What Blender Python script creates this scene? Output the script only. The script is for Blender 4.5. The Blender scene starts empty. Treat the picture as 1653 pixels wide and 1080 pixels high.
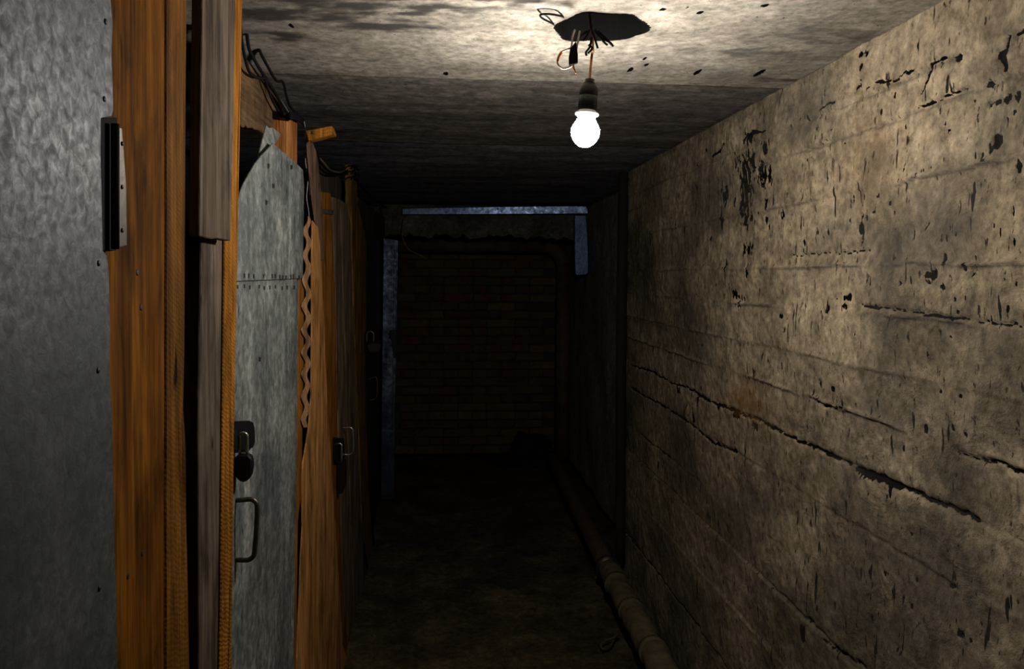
import bpy, bmesh, math, random
import numpy as np
from mathutils import Vector, Matrix

random.seed(7)
scene = bpy.context.scene
COL = scene.collection
W_IMG, H_IMG, F_PX = 1653.0, 1080.0, 1266.0

# ------------------------------------------------------------------ camera, world, exposure
CAM_Z = 1.60
CEIL = 2.13
YAW, PITCH, ROLL = math.radians(5.03), math.radians(-1.5), math.radians(0.35)
SHIFT_PX = 62.0
cam_data = bpy.data.cameras.new('camera')
cam_data.sensor_fit = 'HORIZONTAL'
cam_data.sensor_width = 36.0
cam_data.lens = 36.0 * F_PX / W_IMG
cam_data.shift_y = -SHIFT_PX / W_IMG
cam_data.clip_start = 0.02
cam = bpy.data.objects.new('camera', cam_data)
COL.objects.link(cam)
fwd = Vector((math.sin(YAW) * math.cos(PITCH), math.cos(YAW) * math.cos(PITCH), math.sin(PITCH)))
right0 = Vector((math.cos(YAW), -math.sin(YAW), 0))
up0 = right0.cross(fwd)
cr, sr = math.cos(ROLL), math.sin(ROLL)
# picture turned slightly clockwise: the camera itself rolls the other way
RIGHT = right0 * cr + up0 * sr
UP = up0 * cr - right0 * sr
R3 = Matrix((RIGHT, UP, -fwd)).transposed()
cam.matrix_world = Matrix.Translation((0, 0, CAM_Z)) @ R3.to_4x4()
scene.camera = cam

world = bpy.data.worlds.new('world')
world.use_nodes = True
world.node_tree.nodes['Background'].inputs[0].default_value = (0.0, 0.0, 0.0, 1)
world.node_tree.nodes['Background'].inputs[1].default_value = 0.0
scene.world = world
scene.view_settings.view_transform = 'Standard'
scene.view_settings.look = 'None'
scene.view_settings.gamma = 1.0
scene.view_settings.use_curve_mapping = False
scene.view_settings.exposure = 0.0
BULB_STRENGTH = 680.0
BULB_COLOR = (1.0, 0.96, 0.90, 1)

CAM = Vector((0, 0, CAM_Z))
def ray(px, py):
    x = (px - W_IMG / 2) / F_PX
    y = (H_IMG / 2 - py - SHIFT_PX) / F_PX
    return RIGHT * x + UP * y + fwd
def onx(px, py, X):
    d = ray(px, py); return CAM + d * (X / d.x)
def ony(px, py, Y):
    d = ray(px, py); return CAM + d * (Y / d.y)
def onz(px, py, Z):
    d = ray(px, py); return CAM + d * ((Z - CAM_Z) / d.z)

# ------------------------------------------------------------------ noise in numpy
def _lat(seed):
    return np.random.RandomState(seed).rand(256, 256)
def vnoise(x, y, seed=0):
    t = _lat(seed)
    x = np.asarray(x, float); y = np.asarray(y, float)
    ix = np.floor(x).astype(int); iy = np.floor(y).astype(int)
    fx = x - ix; fy = y - iy
    fx = fx ** 3 * (fx * (fx * 6 - 15) + 10); fy = fy ** 3 * (fy * (fy * 6 - 15) + 10)
    a = t[ix & 255, iy & 255]; b = t[(ix + 1) & 255, iy & 255]
    c = t[ix & 255, (iy + 1) & 255]; d = t[(ix + 1) & 255, (iy + 1) & 255]
    return (a * (1 - fx) + b * fx) * (1 - fy) + (c * (1 - fx) + d * fx) * fy
def fbm(x, y, octv=4, seed=0):
    s = 0; a = 0.5; tot = 0
    for k in range(octv):
        an = 0.6 + 1.1 * k; ca, sa = math.cos(an), math.sin(an)
        s = s + a * vnoise((x * ca - y * sa) * 2 ** k, (x * sa + y * ca) * 2 ** k, seed + k); tot += a; a *= 0.5
    return s / tot

# ------------------------------------------------------------------ materials
class NT:
    def __init__(self, name):
        self.m = bpy.data.materials.new(name); self.m.use_nodes = True
        self.t = self.m.node_tree
        self.b = self.t.nodes['Principled BSDF']
        self.tc = self.t.nodes.new('ShaderNodeTexCoord')
    def n(self, typ, **kw):
        nd = self.t.nodes.new(typ)
        for k, v in kw.items(): setattr(nd, k, v)
        return nd
    def link(self, a, b): self.t.links.new(a, b)
    def coords(self, scale=(1, 1, 1), rot=(0, 0, 0), rnd=False):
        mp = self.n('ShaderNodeMapping')
        mp.inputs['Scale'].default_value = scale
        mp.inputs['Rotation'].default_value = rot
        if rnd:
            oi = self.n('ShaderNodeObjectInfo')
            mul = self.n('ShaderNodeVectorMath', operation='SCALE')
            mul.inputs[0].default_value = (13.1, 7.7, 19.3)
            self.link(oi.outputs['Random'], mul.inputs['Scale'])
            add = self.n('ShaderNodeVectorMath', operation='ADD')
            self.link(self.tc.outputs['Object'], add.inputs[0]); self.link(mul.outputs[0], add.inputs[1])
            self.link(add.outputs[0], mp.inputs['Vector'])
        else:
            self.link(self.tc.outputs['Object'], mp.inputs['Vector'])
        return mp.outputs['Vector']
    def noise(self, vec, scale, detail=6, rough=0.6, dist=0.0):
        nd = self.n('ShaderNodeTexNoise')
        nd.inputs['Scale'].default_value = scale; nd.inputs['Detail'].default_value = detail
        nd.inputs['Roughness'].default_value = rough; nd.inputs['Distortion'].default_value = dist
        self.link(vec, nd.inputs['Vector']); return nd.outputs['Fac']
    def ramp(self, fac, stops):
        nd = self.n('ShaderNodeValToRGB'); e = nd.color_ramp.elements
        while len(e) > 1: e.remove(e[-1])
        for k, (p, c) in enumerate(stops):
            el = e[0] if k == 0 else e.new(p)
            el.position = p
            el.color = (c, c, c, 1) if isinstance(c, (int, float)) else (*c, 1)
        self.link(fac, nd.inputs['Fac']); return nd.outputs['Color']
    def mix(self, fac, a, b, mode='MIX'):
        nd = self.n('ShaderNodeMix', data_type='RGBA', blend_type=mode)
        for sock, v in ((nd.inputs[0], fac), (nd.inputs[6], a), (nd.inputs[7], b)):
            if isinstance(v, (int, float)): sock.default_value = v
            elif isinstance(v, tuple): sock.default_value = (*v, 1)
            else: self.link(v, sock)
        return nd.outputs[2]
    def math(self, op, a, b=0.0):
        nd = self.n('ShaderNodeMath', operation=op)
        for s, v in ((nd.inputs[0], a), (nd.inputs[1], b)):
            if isinstance(v, (int, float)): s.default_value = v
            else: self.link(v, s)
        return nd.outputs[0]
    def bump(self, h, strength=0.5, dist=0.01, prev=None):
        nd = self.n('ShaderNodeBump')
        nd.inputs['Strength'].default_value = strength; nd.inputs['Distance'].default_value = dist
        self.link(h, nd.inputs['Height'])
        if prev is not None: self.link(prev, nd.inputs['Normal'])
        return nd.outputs['Normal']
    def out(self, color=None, rough=None, metal=None, normal=None, spec=None):
        for k, v in (('Base Color', color), ('Roughness', rough), ('Metallic', metal), ('Normal', normal), ('Specular IOR Level', spec)):
            if v is None: continue
            s = self.b.inputs[k]
            if isinstance(v, (int, float)): s.default_value = v
            elif isinstance(v, tuple): s.default_value = (*v, 1)
            else: self.link(v, s)
        return self.m

def concrete(name, dark, mid, light, streak=(1, 1, 1), scale=2.0, bumps=0.6, attr=False, spots=0.35, rough=0.9, dashes=False, grain=0.5):
    t = NT(name)
    v = t.coords(streak); v1 = t.coords()
    big = t.noise(v, scale, 8, 0.62, 0.4)
    col = t.ramp(big, [(0.28, dark), (0.48, mid), (0.72, light)])
    fine = t.noise(v1, 45, 8, 0.7)
    col = t.mix(0.75, col, t.ramp(fine, [(0.3, 0.25), (0.5, 0.9), (0.70, 1.55)]), 'MULTIPLY')
    mid_n = t.noise(v1, 9, 6, 0.65, 0.6)
    col = t.mix(0.6, col, t.ramp(mid_n, [(0.3, 0.35), (0.55, 1.0), (0.75, 1.3)]), 'MULTIPLY')
    gr = t.noise(v1, 22, 4, 0.75, 0.3)
    col = t.mix(grain, col, t.ramp(gr, [(0.32, 0.4), (0.5, 1.0), (0.66, 1.5)]), 'MULTIPLY')
    # small dark pits, slightly upright
    pv = t.coords((1, 1, 0.45))
    pit = t.ramp(t.noise(pv, 70, 3, 0.6), [(0.30, 0.0), (spots, 1.0)])
    col = t.mix(1.0, col, t.mix(1.0, pit, (0.12, 0.11, 0.10), 'LIGHTEN'), 'MULTIPLY')
    if dashes:
        dn = t.noise(t.coords((1, 1, 0.22)), 62, 2, 0.5, 0.2)
        reg = t.noise(v1, 3.3, 3, 0.5)
        dk = t.ramp(t.math('ADD', dn, t.math('MULTIPLY', t.math('SUBTRACT', 0.5, reg), 0.35)), [(0.285, 0.04), (0.325, 1.0)])
        col = t.mix(1.0, col, dk, 'MULTIPLY')
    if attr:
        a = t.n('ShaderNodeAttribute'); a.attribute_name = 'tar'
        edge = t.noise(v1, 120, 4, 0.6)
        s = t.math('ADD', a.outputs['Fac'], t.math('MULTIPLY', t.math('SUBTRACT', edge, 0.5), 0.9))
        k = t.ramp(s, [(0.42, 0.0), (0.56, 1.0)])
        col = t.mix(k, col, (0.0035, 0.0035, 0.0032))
        r = t.n('ShaderNodeAttribute'); r.attribute_name = 'rust'
        rk = t.math('MULTIPLY', r.outputs['Fac'], t.ramp(t.noise(v1, 14, 5, 0.6), [(0.35, 0.2), (0.6, 1.0)]))
        col = t.mix(rk, col, (0.16, 0.075, 0.015))
        d = t.n('ShaderNodeAttribute'); d.attribute_name = 'dirt'
        col = t.mix(d.outputs['Fac'], col, (0.035, 0.032, 0.028))
    spec = 0.12
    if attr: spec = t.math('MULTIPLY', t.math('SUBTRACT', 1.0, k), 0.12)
    nrm = t.bump(fine, 0.55 * bumps, 0.006)
    nrm = t.bump(mid_n, 0.5 * bumps, 0.02, nrm)
    nrm = t.bump(pit, 0.35 * bumps, 0.006, nrm)
    return t.out(col, rough, 0.0, nrm, spec)

def wood(name, dark, mid, light, saw=0.0, axis='z', rot=(0, 0, 0), rough=0.8, grain=1.0):
    t = NT(name)
    sc = {'z': (26, 26, 1.6), 'y': (26, 1.6, 26), 'x': (1.6, 26, 26)}[axis]
    v = t.coords(sc, rot, True); v1 = t.coords((1, 1, 1), (0, 0, 0), True)
    g = t.noise(v, 1.0, 7, 0.65, 0.8)
    col = t.ramp(g, [(0.26, dark), (0.48, mid), (0.72, light)])
    f = t.noise(t.coords(tuple(s * 5 for s in sc), rot, True), 1.0, 4, 0.6, 0.2)
    col = t.mix(0.7, col, t.ramp(f, [(0.3, 0.4), (0.5, 0.95), (0.7, 1.2)]), 'MULTIPLY')
    blot = t.noise(t.coords((1, 1, 0.4), (0, 0, 0), True), 14, 6, 0.65, 0.4)
    col = t.mix(0.7, col, t.ramp(blot, [(0.33, 0.1), (0.5, 0.85), (0.67, 1.4)]), 'MULTIPLY')
    knot = t.ramp(t.noise(t.coords((1, 1, 0.35), (0, 0, 0), True), 26, 2, 0.5), [(0.24, 0.06), (0.31, 1.0)])
    col = t.mix(1.0, col, knot, 'MULTIPLY')
    nrm = t.bump(f, 0.5 * grain, 0.004)
    nrm = t.bump(g, 0.5 * grain, 0.008, nrm)
    if saw:
        w = t.n('ShaderNodeTexWave', wave_type='BANDS', bands_direction='Z')
        w.inputs['Scale'].default_value = 42; w.inputs['Distortion'].default_value = 7.0
        w.inputs['Detail'].default_value = 2
        t.link(t.coords((1, 1, 1), (0.45, 0, 0), True), w.inputs['Vector'])
        nrm = t.bump(w.outputs['Fac'], 0.55 * saw, 0.004, nrm)
        col = t.mix(0.35 * saw, col, t.ramp(w.outputs['Fac'], [(0.0, 0.35), (0.6, 1.15)]), 'MULTIPLY')
    return t.out(col, rough, 0.0, nrm, 0.05)

def zinc(name, dark, mid, light, metal=0.55, rough=0.42, drip=0.5, dent=0.4, spangle=32):
    t = NT(name)
    v1 = t.coords()
    vo = t.n('ShaderNodeTexVoronoi'); vo.inputs['Scale'].default_value = 75
    t.link(t.coords((1, 1, 0.6)), vo.inputs['Vector'])
    sp = t.noise(v1, spangle, 5, 0.65, 0.5)
    st = t.noise(t.coords((14, 14, 1.3)), 1.0, 7, 0.62, 0.6)
    big = t.noise(v1, 4.5, 6, 0.6, 0.5)
    col = t.ramp(big, [(0.3, dark), (0.5, mid), (0.72, light)])
    col = t.mix(0.8, col, t.ramp(sp, [(0.32, 0.25), (0.5, 0.85), (0.68, 1.8)]), 'MULTIPLY')
    col = t.mix(drip, col, t.ramp(st, [(0.3, 0.5), (0.5, 0.9), (0.68, 1.45)]), 'MULTIPLY')
    col = t.mix(0.35, col, t.ramp(vo.outputs['Color'], [(0.0, 0.65), (1.0, 1.2)]), 'MULTIPLY')
    dots = t.ramp(t.noise(t.coords((1, 1, 0.55)), 42, 2, 0.5), [(0.22, 0.10), (0.28, 1.0)])
    col = t.mix(1.0, col, dots, 'MULTIPLY')
    r = t.ramp(sp, [(0.3, rough + 0.18), (0.7, rough - 0.08)])
    nrm = t.bump(big, dent, 0.02)
    nrm = t.bump(sp, 0.18, 0.004, nrm)
    return t.out(col, r, metal, nrm)

def plain(name, col, rough=0.6, metal=0.0, var=0.5, scale=60, bump=0.2, spec=0.35):
    t = NT(name)
    f = t.noise(t.coords(rnd=True), scale, 5, 0.6)
    c = t.mix(var, col, t.ramp(f, [(0.3, 0.4), (0.7, 1.3)]), 'MULTIPLY')
    return t.out(c, rough, metal, t.bump(f, bump, 0.003), spec)

M = {}
M['wall'] = concrete('board_marked_concrete', (0.115, 0.090, 0.058), (0.245, 0.190, 0.122), (0.36, 0.287, 0.19), (1, 1, 1.6), 2.2, 1.25, True, 0.36, 0.9, True)
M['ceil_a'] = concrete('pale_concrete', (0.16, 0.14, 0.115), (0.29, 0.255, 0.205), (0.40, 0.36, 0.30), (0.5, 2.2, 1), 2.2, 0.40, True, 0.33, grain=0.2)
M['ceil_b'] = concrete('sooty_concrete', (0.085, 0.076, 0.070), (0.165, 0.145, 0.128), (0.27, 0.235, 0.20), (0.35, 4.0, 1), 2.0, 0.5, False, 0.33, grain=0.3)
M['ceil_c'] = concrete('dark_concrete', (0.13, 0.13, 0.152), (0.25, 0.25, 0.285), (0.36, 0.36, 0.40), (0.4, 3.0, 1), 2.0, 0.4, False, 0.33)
M['far_wall'] = concrete('mouldy_concrete', (0.12, 0.115, 0.075), (0.26, 0.24, 0.165), (0.38, 0.35, 0.26), (1, 1, 0.5), 3.0, 0.5)
M['beam'] = concrete('chipped_plaster', (0.04, 0.04, 0.028), (0.095, 0.095, 0.065), (0.16, 0.16, 0.115), (1, 1, 1), 5.0, 0.6)
M['floor'] = concrete('damp_earth_floor', (0.026, 0.019, 0.009), (0.068, 0.050, 0.026), (0.15, 0.115, 0.062), (1, 1, 1), 3.0, 0.8, rough=0.85)
M['shed_back'] = plain('shed_interior', (0.02, 0.018, 0.015), 0.95)
M['hole'] = plain('sooty_void', (0.012, 0.011, 0.009), 0.95)
M['mortar'] = plain('dark_mortar', (0.060, 0.042, 0.022), 0.95)
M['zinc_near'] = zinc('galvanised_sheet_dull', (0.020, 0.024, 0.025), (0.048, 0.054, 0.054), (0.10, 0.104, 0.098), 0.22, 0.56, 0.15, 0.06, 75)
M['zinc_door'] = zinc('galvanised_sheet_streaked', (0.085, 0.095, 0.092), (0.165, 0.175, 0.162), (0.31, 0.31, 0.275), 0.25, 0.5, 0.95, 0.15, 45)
M['zinc_far'] = zinc('zinc_blue_grey', (0.03, 0.04, 0.065), (0.08, 0.10, 0.15), (0.24, 0.29, 0.40), 0.85, 0.42, 1.0, 0.2)
M['duct'] = zinc('painted_duct', (0.12, 0.18, 0.30), (0.19, 0.27, 0.43), (0.28, 0.37, 0.56), 0.9, 0.30, 0.25, 0.1)  # blue base carries the cool tint of the lamplight
M['dark_door'] = zinc('blackened_sheet', (0.012, 0.011, 0.011), (0.02, 0.018, 0.018), (0.035, 0.03, 0.03), 0.3, 0.5, 0.5, 0.2)
M['post'] = wood('orange_stained_timber', (0.024, 0.007, 0.001), (0.125, 0.043, 0.003), (0.26, 0.098, 0.008), 0, 'z', (0, 0, 0), 0.85, 0.7)
M['post_saw'] = wood('orange_rough_sawn_timber', (0.035, 0.012, 0.002), (0.115, 0.046, 0.006), (0.20, 0.084, 0.012), 0.25)
M['saw'] = wood('fresh_sawn_batten', (0.10, 0.035, 0.004), (0.25, 0.096, 0.012), (0.40, 0.17, 0.028), 0.5)
M['grey'] = wood('weathered_grey_board', (0.026, 0.018, 0.012), (0.082, 0.060, 0.042), (0.16, 0.122, 0.09))
M['greydark'] = wood('dark_weathered_board', (0.030, 0.022, 0.016), (0.075, 0.055, 0.040), (0.125, 0.10, 0.078))
M['brown'] = wood('brown_board', (0.035, 0.020, 0.010), (0.085, 0.050, 0.026), (0.14, 0.088, 0.05), 0, 'y', (0.9, 0, 0))
M['ply'] = wood('pale_plywood', (0.20, 0.085, 0.022), (0.42, 0.195, 0.056), (0.58, 0.30, 0.11))
M['orange'] = wood('orange_plank', (0.10, 0.036, 0.006), (0.22, 0.085, 0.013), (0.36, 0.15, 0.028))
M['bark'] = wood('rough_orange_pole', (0.14, 0.045, 0.010), (0.30, 0.115, 0.030), (0.44, 0.20, 0.07), 0, 'z', (0, 0, 0), 0.85, 2.0)
M['tan'] = wood('tan_brown_timber', (0.06, 0.03, 0.008), (0.15, 0.082, 0.024), (0.24, 0.14, 0.05))
M['greyplank'] = wood('grey_brown_plank', (0.05, 0.035, 0.02), (0.14, 0.10, 0.062), (0.26, 0.20, 0.135))
M['pink'] = wood('pinkish_plank', (0.08, 0.045, 0.028), (0.16, 0.095, 0.062), (0.23, 0.15, 0.105))
M['rag'] = wood('rusted_strip', (0.22, 0.11, 0.045), (0.38, 0.205, 0.095), (0.48, 0.28, 0.14), 0, 'x')
M['black'] = plain('black_iron', (0.010, 0.009, 0.009), 0.45, 0.4)
M['iron'] = plain('worn_dark_iron', (0.085, 0.072, 0.056), 0.42, 0.8)
M['steel'] = plain('worn_steel', (0.45, 0.43, 0.40), 0.3, 0.9)
M['cable'] = plain('black_cable', (0.008, 0.007, 0.007), 0.8, spec=0.06)
M['cablelight'] = plain('dusty_cable', (0.20, 0.15, 0.11), 0.7)
M['string'] = plain('pale_string', (0.35, 0.33, 0.30), 0.9)
M['rustpipe'] = plain('rusty_pipe', (0.105, 0.060, 0.030), 0.7, 0.1, 0.8, 14)
M['darkpipe'] = plain('dark_painted_pipe', (0.010, 0.006, 0.004), 0.85, 0.0, 0.6, 14)
M['wrap'] = plain('dirty_pipe_wrapping', (0.115, 0.085, 0.046), 0.9, 0.0, 0.8, 22, 0.6)
M['bakelite'] = plain('dark_bakelite', (0.010, 0.014, 0.013), 0.4)
M['collar'] = plain('white_ceramic', (0.8, 0.8, 0.8), 0.4, 0, 0.1)
M['copper'] = plain('copper_wire', (0.42, 0.17, 0.05), 0.4, 0.6)
M['wirewhite'] = plain('grey_insulated_wire', (0.40, 0.33, 0.26), 0.5)
M['tape'] = plain('black_tape', (0.008, 0.007, 0.007), 0.8, spec=0.06)
M['staple'] = plain('dark_staple', (0.02, 0.018, 0.016), 0.6, 0.3)
M['rubble'] = plain('dark_rubble', (0.012, 0.010, 0.008), 0.95)
tb = NT('bulb_glow'); tb.b.inputs['Base Color'].default_value = (1, 1, 1, 1)
tb.b.inputs['Emission Color'].default_value = BULB_COLOR; tb.b.inputs['Emission Strength'].default_value = BULB_STRENGTH
M['bulb'] = tb.m
t = NT('old_brick'); oi = t.n('ShaderNodeObjectInfo')
base = t.ramp(oi.outputs['Random'], [(0.0, (0.10, 0.040, 0.018)), (0.5, (0.145, 0.058, 0.024)), (0.8, (0.14, 0.078, 0.028)), (1.0, (0.19, 0.12, 0.045))])
nf = t.noise(t.coords(rnd=True), 18, 6, 0.65)
moss = t.ramp(t.noise(t.coords(rnd=True), 5, 5, 0.6), [(0.42, 0.0), (0.62, 0.9)])
cc = t.mix(0.8, base, t.ramp(nf, [(0.3, 0.35), (0.7, 1.3)]), 'MULTIPLY')
cc = t.mix(moss, cc, (0.11, 0.10, 0.025))
M['brick'] = t.out(cc, 0.92, 0, t.bump(nf, 0.6, 0.01), 0.1)

# ------------------------------------------------------------------ object helpers
def put(name, me, material, parent=None, **props):
    o = bpy.data.objects.new(name, me)
    COL.objects.link(o)
    if material is not None:
        me.materials.clear(); me.materials.append(M[material] if isinstance(material, str) else material)
    if parent is not None:
        o.parent = parent
        w = Vector((0, 0, 0)); p = parent
        while p is not None: w += p.location; p = p.parent
        me.transform(Matrix.Translation(-w))
    for k, v in props.items(): o[k] = v
    return o
def thing(name, label, cat, loc, group=None):
    o = bpy.data.objects.new(name, None); COL.objects.link(o)
    o.empty_display_size = 0.05
    o.location = loc; o['label'] = label; o['category'] = cat
    if group: o['group'] = group
    return o
def tag(o, label, cat, group=None):
    o['label'] = label; o['category'] = cat
    if group: o['group'] = group
    return o
def rebase(o):
    """move a one-mesh thing's origin to its base"""
    me = o.data; n = len(me.vertices); a = np.empty(n * 3); me.vertices.foreach_get('co', a); a = a.reshape(-1, 3)
    c = Vector(((a[:, 0].min() + a[:, 0].max()) / 2, (a[:, 1].min() + a[:, 1].max()) / 2, a[:, 2].min()))
    me.transform(Matrix.Translation(-c)); o.location = c
    return o
def mesh_of(bm, smooth=False):
    bmesh.ops.recalc_face_normals(bm, faces=bm.faces)
    me = bpy.data.meshes.new('m'); bm.to_mesh(me); bm.free()
    if smooth: me.polygons.foreach_set('use_smooth', [True] * len(me.polygons))
    return me
def prism(points, normal, thick, bevel=0.0015):
    """closed outline of 3D points, extruded against the normal"""
    bm = bmesh.new()
    vs = [bm.verts.new(p) for p in points]
    f = bm.faces.new(vs)
    r = bmesh.ops.extrude_face_region(bm, geom=[f])
    nv = [e for e in r['geom'] if isinstance(e, bmesh.types.BMVert)]
    bmesh.ops.translate(bm, verts=nv, vec=Vector(normal) * -thick)
    bmesh.ops.recalc_face_normals(bm, faces=bm.faces)
    if bevel:
        ed = [e for e in bm.edges if e.calc_face_angle(0) > 0.6]
        bmesh.ops.bevel(bm, geom=ed, offset=bevel, segments=1, affect='EDGES', clamp_overlap=True)
    bmesh.ops.triangulate(bm, faces=[f for f in bm.faces if len(f.verts) > 4])
    return mesh_of(bm)
def clampz(p, lo=0.012, hi=CEIL - 0.014):
    p = Vector(p); p.z = min(max(p.z, lo), hi); return p
def board(pts, X, t, bevel=0.0015, wob=0.0):
    """outline in picture points read on the upright plane x = X, thickness t behind it"""
    out = []
    n = len(pts)
    for i, (a, b) in enumerate(pts):
        p = onx(a, b, X)
        q = onx(*pts[(i + 1) % n], X)
        out.append(clampz(p))
        L = (q - p).length
        if wob and L > 0.06 and abs(q.z - p.z) > 0.05:
            k = int(L / 0.05)
            for j in range(1, k):
                s = p.lerp(q, j / k)
                s.y += random.uniform(-wob, wob)
                s = clampz(s)
                if (s - out[-1]).length > 0.004: out.append(s)
    clean = []
    for p in out:
        if not clean or (p - clean[-1]).length > 0.002: clean.append(p)
    if (clean[0] - clean[-1]).length < 0.002: clean.pop()
    return prism(clean, (1, 0, 0), t, bevel)
def box(x0, x1, y0, y1, z0, z1, bevel=0.002):
    bm = bmesh.new(); bmesh.ops.create_cube(bm, size=1)
    for v in bm.verts:
        v.co = Vector(((x0 + x1) / 2 + v.co.x * (x1 - x0), (y0 + y1) / 2 + v.co.y * (y1 - y0), (z0 + z1) / 2 + v.co.z * (z1 - z0)))
    if bevel: bmesh.ops.bevel(bm, geom=bm.edges[:], offset=bevel, segments=2, affect='EDGES', clamp_overlap=True)
    return mesh_of(bm)
def smoothline(pts, sub=5):
    P = [Vector(p) for p in pts]
    if len(P) < 3: return P
    out = []
    for i in range(len(P) - 1):
        p0 = P[max(i - 1, 0)]; p1 = P[i]; p2 = P[i + 1]; p3 = P[min(i + 2, len(P) - 1)]
        for k in range(sub):
            t = k / sub
            out.append(0.5 * ((2 * p1) + (p2 - p0) * t + (2 * p0 - 5 * p1 + 4 * p2 - p3) * t * t + (3 * p1 - p0 - 3 * p2 + p3) * t ** 3))
    out.append(P[-1]); return out
def tube(pts, r, n=10, sub=5, radii=None):
    P = smoothline(pts, sub) if sub > 1 else [Vector(p) for p in pts]
    bm = bmesh.new(); rings = []
    t0 = (P[1] - P[0]).normalized()
    u = t0.orthogonal().normalized()
    for i, p in enumerate(P):
        t = (P[min(i + 1, len(P) - 1)] - P[max(i - 1, 0)]).normalized()
        u = (u - t * u.dot(t)).normalized(); v = t.cross(u)
        rr = r if radii is None else radii(i / (len(P) - 1))
        rings.append([bm.verts.new(p + (u * math.cos(2 * math.pi * k / n) + v * math.sin(2 * math.pi * k / n)) * rr) for k in range(n)])
    for a, b in zip(rings, rings[1:]):
        for k in range(n): bm.faces.new((a[k], a[(k + 1) % n], b[(k + 1) % n], b[k]))
    bm.faces.new(rings[0]); bm.faces.new(rings[-1])
    return mesh_of(bm, True)
def lathe(origin, axis, prof, n=28):
    origin = Vector(origin); axis = Vector(axis).normalized(); u = axis.orthogonal().normalized(); v = axis.cross(u)
    bm = bmesh.new(); rings = []
    for h, r in prof:
        if r < 1e-6: rings.append([bm.verts.new(origin + axis * h)])
        else: rings.append([bm.verts.new(origin + axis * h + (u * math.cos(2 * math.pi * k / n) + v * math.sin(2 * math.pi * k / n)) * r) for k in range(n)])
    for a, b in zip(rings, rings[1:]):
        if len(a) == 1 and len(b) == 1: continue
        for k in range(n):
            if len(a) == 1: bm.faces.new((a[0], b[(k + 1) % n], b[k]))
            elif len(b) == 1: bm.faces.new((a[k], a[(k + 1) % n], b[0]))
            else: bm.faces.new((a[k], a[(k + 1) % n], b[(k + 1) % n], b[k]))
    for rr in (rings[0], rings[-1]):
        if len(rr) > 2: bm.faces.new(rr)
    return mesh_of(bm, True)
def gridmesh(co, attrs=None, flip=False):
    """co: (nu, nv, 3) array"""
    nu, nv = co.shape[:2]
    idx = np.arange(nu * nv).reshape(nu, nv)
    q = np.stack([idx[:-1, :-1], idx[1:, :-1], idx[1:, 1:], idx[:-1, 1:]], -1).reshape(-1, 4)
    if flip: q = q[:, ::-1]
    me = bpy.data.meshes.new('m')
    me.vertices.add(nu * nv); me.vertices.foreach_set('co', co.reshape(-1).astype(np.float32))
    me.loops.add(q.size); me.loops.foreach_set('vertex_index', q.reshape(-1).astype(np.int32))
    me.polygons.add(len(q)); me.polygons.foreach_set('loop_start', (np.arange(len(q)) * 4).astype(np.int32))
    me.polygons.foreach_set('loop_total', np.full(len(q), 4, np.int32))
    me.update(calc_edges=True)
    for k, a in (attrs or {}).items():
        at = me.attributes.new(k, 'FLOAT', 'POINT'); at.data.foreach_set('value', a.reshape(-1).astype(np.float32))
    me.polygons.foreach_set('use_smooth', [True] * len(me.polygons))
    me.validate(); return me
def add_thickness(me, vec):
    """close a sheet into a solid by extruding its border and back"""
    bm = bmesh.new(); bm.from_mesh(me)
    be = [e for e in bm.edges if e.is_boundary]
    r = bmesh.ops.extrude_edge_only(bm, edges=be)
    nv = [e for e in r['geom'] if isinstance(e, bmesh.types.BMVert)]
    bmesh.ops.translate(bm, verts=nv, vec=Vector(vec))
    bm.to_mesh(me); bm.free(); return me

# ------------------------------------------------------------------ the shell
XR = 0.943            # right wall
YR_END = 4.0          # where it ends at the recess
X_REC = 1.09          # recessed wall behind the corner
Y_PORT = 5.85         # beam and pilaster
Y_END = 7.0           # brick end wall
Y_BACK = -1.5
X_SHED = -1.15

def seg_dist(Y, Z, pts):
    d = np.full(Y.shape, 9.0)
    for (a, b), (c, e) in zip(pts, pts[1:]):
        vx, vz = c - a, e - b; L = vx * vx + vz * vz + 1e-12
        t = np.clip(((Y - a) * vx + (Z - b) * vz) / L, 0, 1)
        d = np.minimum(d, np.hypot(Y - a - t * vx, Z - b - t * vz))
    return d

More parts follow.
